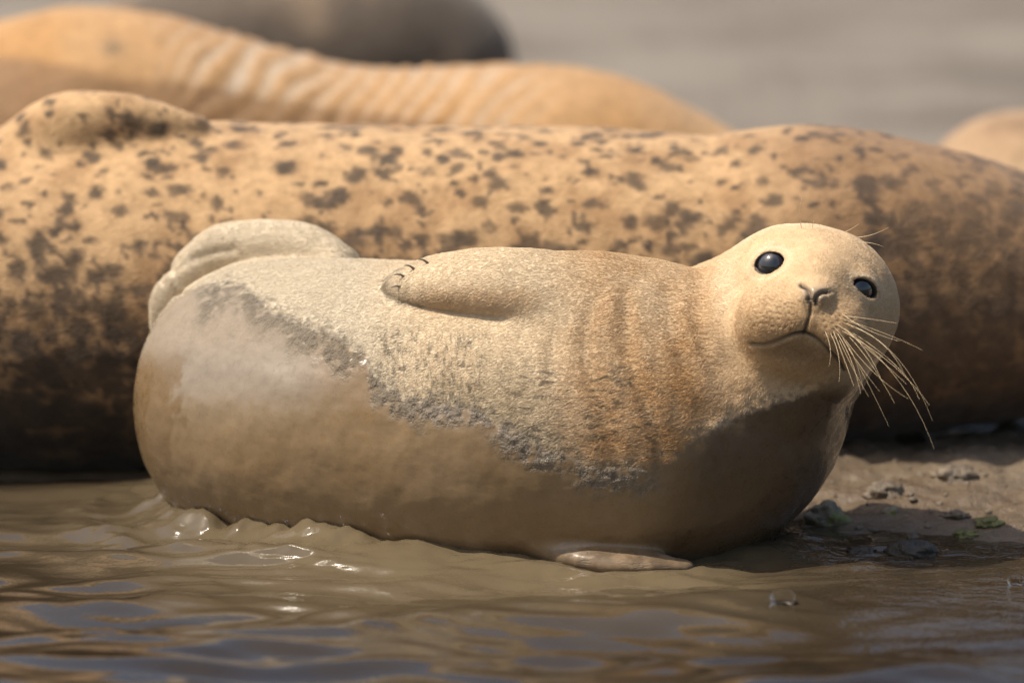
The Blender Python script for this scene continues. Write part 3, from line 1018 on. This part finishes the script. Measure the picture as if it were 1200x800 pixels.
# ------------------------------------------------------------------ water
rw = np.random.RandomState(11)
WAVES = []
for i in range(34):
    lam = 0.055 * (9.0 ** rw.rand())
    ang = rw.normal(math.pi / 2, 0.33)
    WAVES.append((2 * math.pi / lam, ang, rw.rand() * 6.28, lam * 0.0068 * rw.uniform(0.5, 1.3)))
def water_z(X, Y):
    z = np.zeros_like(X)
    fade = np.exp(-(np.hypot(X, Y + 0.6) / 3.5) ** 2) * 0.9 + 0.1
    P = np.stack([X, Y, 0 * X], 1)
    wx = X + 0.04 * fbm(P, 4, 2, 90); wy = Y + 0.05 * fbm(P, 4, 2, 91)
    for k, a, ph, am in WAVES:
        if k > 60:
            z += am * np.sin(k * (wx * math.cos(a) + wy * math.sin(a)) + ph) * np.exp(-(np.hypot(X, Y + 0.6) / 2.2) ** 2)
        else:
            z += am * np.sin(k * (wx * math.cos(a) + wy * math.sin(a)) + ph)
    calm = sstep(0.30, 0.0, Y - shore_y(X)) * 0.5 + 0.5
    calm = calm * (1 - 0.6 * sstep(0.2, 0.5, X) * sstep(-0.9, -0.4, Y))
    z = z * fade * calm
    near = (np.abs(X) < 0.75) & (np.abs(Y) < 0.75)
    d = np.full(len(X), 1.0)
    d[near] = seal_base(np.stack([X[near], Y[near], 0.004 + 0 * X[near]], 1))
    n = fbm(P * np.array([1, 2.0, 1]), 16, 3, 95)
    lft = sstep(-0.12, -0.25, X)
    z += (0.006 + 0.020 * lft) * np.exp(-(np.maximum(d - 0.010, 0) / 0.034) ** 2) * (1 + 0.7 * n + 0.3 * fbm(P, 40, 2, 96))
    z += 0.006 * (0.3 + lft) * np.exp(-((d - 0.10) / 0.03) ** 2) * (1 + n)
    z += 0.0025 * n * np.exp(-(d / 0.25) ** 2)
    return z
me, wx_, wy_ = grid_mesh('water', graded(-0.72, 0.72, 0.005, 60, 1.3), graded(-1.6, 0.62, 0.0055, 60, 1.3), water_z)
wd_ = seal_base(np.stack([wx_, wy_, 0 * wx_], 1))
fattr(me, 'silt', 0.04 + 0.85 * np.exp(-(np.maximum(wd_, 0) / 0.36) ** 2) * (0.5 + 0.5 * sstep(-0.55, -0.2, wx_)) * (1 - 0.7 * sstep(0.15, 0.4, wx_)))
fattr(me, 'chop', sstep(0.15, 0.42, wx_ + 0.15 * wy_ + 0.1 * fbm(np.stack([wx_, wy_, 0 * wx_], 1), 5, 2, 8)) * 0.8)
water = tag(link('water', me, None, mat_water()), kind='structure')

# ------------------------------------------------------------------ clods, weed and small things on the mud
def ground_at(px, py):
    lo, hi = -1.5, 3.0
    for _ in range(40):
        m_ = 0.5 * (lo + hi)
        p, sc_ = at(px, py, m_)
        if p[2] > float(ground_z(np.array([p[0]]), np.array([p[1]]))[0]):
            lo = m_          # still above the ground: look farther away
        else:
            hi = m_
    return p, sc_

def lump_mesh(name, r, seed, rough=0.45, subdiv=4, flat=0.0):
    b = bmesh.new(); bmesh.ops.create_icosphere(b, subdivisions=subdiv, radius=1.0)
    me_ = bpy.data.meshes.new(name); b.to_mesh(me_); b.free()
    P = verts(me_)
    n = fbm(P + seed * 3.7, 1.6, 5, seed, 0.6)
    P = P * (1 + rough * 1.0 * n)[:, None] * np.array(r)
    me_.vertices.foreach_set('co', P.astype(np.float32).ravel()); me_.update()
    me_.polygons.foreach_set('use_smooth', np.ones(len(me_.polygons), bool))
    return me_
def clod_mat(name, a, b, rough, green=None):
    m = NT(name)
    c = m.ramp(m.noise(90, 4, 0.6), [(0.3, a), (0.7, b)])
    if green:
        c = m.mixc(m.rng(m.noise(38, 3, 0.5), 0.5, 0.62), c, green)
    m.set(Base_Color=c, Roughness=rough)
    m.set(Normal=m.bump(m.noise(140, 4, 0.65), 0.8, 0.006))
    return m.mat
dark_clod = clod_mat('dark_wet_clod', (0.025, 0.02, 0.015), (0.06, 0.048, 0.036), 0.3)
grey_clod = clod_mat('grey_clod', (0.085, 0.065, 0.045), (0.19, 0.15, 0.105), 0.5)
weedy = clod_mat('weedy_clod', (0.12, 0.10, 0.07), (0.30, 0.26, 0.18), 0.3, (0.16, 0.17, 0.035))
weed = clod_mat('green_weed', (0.07, 0.075, 0.02), (0.20, 0.19, 0.055), 0.35)
CL = [('mud_clod', 'lumpy wet clod with green weed beside the young seal chest', (968, 600, 26, 17), weedy, 0.5),
      ('mud_clod', 'dark flat clod lying on the bare mud below the whisker tips', (1118, 552, 27, 10), grey_clod, 0.5),
      ('mud_clod', 'crumbly brown clod between the weedy clod and the flat clod', (1036, 572, 22, 11), grey_clod, 0.7),
      ('mud_clod', 'shiny black lump of mud at the edge of the water', (1068, 666, 30, 10), dark_clod, 0.4),
      ('mud_clod', 'low black streak of wet mud by the shiny lump', (1008, 671, 18, 5), dark_clod, 0.5),
      ('mud_clod', 'small pale clod with yellow weed in the middle of the mud', (1043, 599, 12, 8), weedy, 0.5),
      ('weed_tuft', 'bright green weed tuft on the mud by the water', (1160, 610, 16, 6), weed, 0.7),
      ('weed_tuft', 'dull olive weed tuft lower and nearer the waterline', (1132, 624, 15, 5), weed, 0.7),
      ('mud_clod', 'small brown clod just above the two weed tufts', (1120, 602, 16, 6), grey_clod, 0.8),
      ('mud_clod', 'reddish brown pebble of mud close to the waterline', (1069, 628, 7, 6), grey_clod, 0.4)]
for k, (nm, lab, (cx, cy, rx, rz), mt, ro) in enumerate(CL):
    p, sc_ = ground_at(cx, cy + rz * 0.6)
    if p[2] < 0:
        p[2] = 0.0
    o = link(nm, lump_mesh(nm, (rx * sc_, rx * sc_ * 0.9, rz * sc_ * 1.35), k + 2, ro), None, mt)
    o.location = p
    tag(o, lab, 'weed' if nm == 'weed_tuft' else 'clod', 'weed tufts on the mud' if nm == 'weed_tuft' else 'clods on the mud')

def scatter(name, centres, radii, mat, seed):
    b = bmesh.new(); bmesh.ops.create_icosphere(b, subdivisions=2, radius=1.0)
    base = np.array([v.co[:] for v in b.verts]); F = np.array([[v.index for v in f.verts] for f in b.faces]); b.free()
    VV, FF = [], []
    for i, (c, r) in enumerate(zip(centres, radii)):
        P = base * (1 + 0.35 * fbm(base + i * 2.1, 1.3, 2, seed))[:, None] * r + c
        VV.append(P); FF.append(F + i * len(base))
    me_ = mesh_np(name, np.concatenate(VV), np.concatenate(FF))
    return link(name, me_, None, mat)
rs = np.random.RandomState(8)
cs, rr = [], []
SX = rs.uniform(0.25, 1.0, 240); SY = shore_y(SX) + np.abs(rs.normal(0, 0.32, 240)) + 0.01; SZ = ground_z(SX, SY)
for i in range(240):
    X, Y, z = SX[i], SY[i], SZ[i]
    r = 0.0012 + 0.0035 * rs.rand() ** 3
    cs.append([X, Y, z + r * 0.2]); rr.append(r * np.array([1.3, 1.2, 0.8]))
tag(scatter('mud_crumbs', cs, rr, grey_clod, 4), 'scattered crumbs of grey mud along the shore', 'mud crumbs', kind='stuff')

dm = NT('clear_droplet')
dm.set(Base_Color=(0.95, 0.96, 0.97), Roughness=0.02, IOR=1.33, Transmission_Weight=0.9)
def march_many(f, xy, start=7.3):
    d = FWD * D + np.outer(xy[:, 0] - 600, RIGHT) * 1e-3 + np.outer(400 - xy[:, 1], UP) * 1e-3
    d /= np.linalg.norm(d, axis=1, keepdims=True)
    t = np.full(len(xy), start)
    for _ in range(40):
        t = np.minimum(t + 0.9 * f(CAM + d * t[:, None]), 8.6)
    return CAM + d * t[:, None]
cs, rr, xy = [], [], []
for i in range(320):
    q = rs.rand()
    if q < 0.75:
        x = rs.uniform(190, 420); y = np.interp(x, [190, 240, 300, 380, 420], [582, 597, 610, 622, 628]) + 1 + rs.normal(0, 4.5)
    else:
        x = rs.uniform(590, 690); y = np.interp(x, [590, 650, 690], [649, 664, 672]) + rs.normal(0, 3)
    xy.append((x, y))
for p in march_many(seal_base, np.array(xy)):
    if p[2] < -0.005:
        continue
    cs.append(p - FWD * rs.uniform(0.0, 0.006)); rr.append(rs.uniform(0.0005, 0.0016) * np.array([1, 1, rs.uniform(1, 1.5)]))
tag(scatter('water_droplets', cs, rr, dm.mat, 14), 'bright droplets of water splashed along the seal waterline', 'water droplets', kind='stuff')

# two bubbles drifting on the water
bub = NT('clear_bubble')
bub.set(Base_Color=(0.95, 0.95, 0.94), Roughness=0.02, IOR=1.12, Transmission_Weight=1.0, Specular_IOR_Level=0.8)
for (bx_, by_, br_, lab_) in ((917, 706, 15, 'clear round bubble on the brown water before the seal chest'), (1190, 684, 10, 'tiny clear bubble on the dark water before the mud bank')):
    Yb = -0.1
    for _ in range(30):
        p, sc_ = at(bx_, by_, Yb)
        Yb += (float(water_z(np.array([p[0]]), np.array([Yb]))[0]) - p[2]) / -0.14 * 0.5
    b = bmesh.new(); bmesh.ops.create_uvsphere(b, u_segments=32, v_segments=20, radius=br_ * sc_)
    for v in b.verts:
        v.co.z *= 0.72
    me_ = bpy.data.meshes.new('bubble'); b.to_mesh(me_); b.free()
    me_.polygons.foreach_set('use_smooth', np.ones(len(me_.polygons), bool))
    o = link('bubble', me_, None, bub.mat); o.location = p + np.array([0, 0, br_ * sc_ * 0.45])
    tag(o, lab_, 'bubble', 'bubbles on the water')
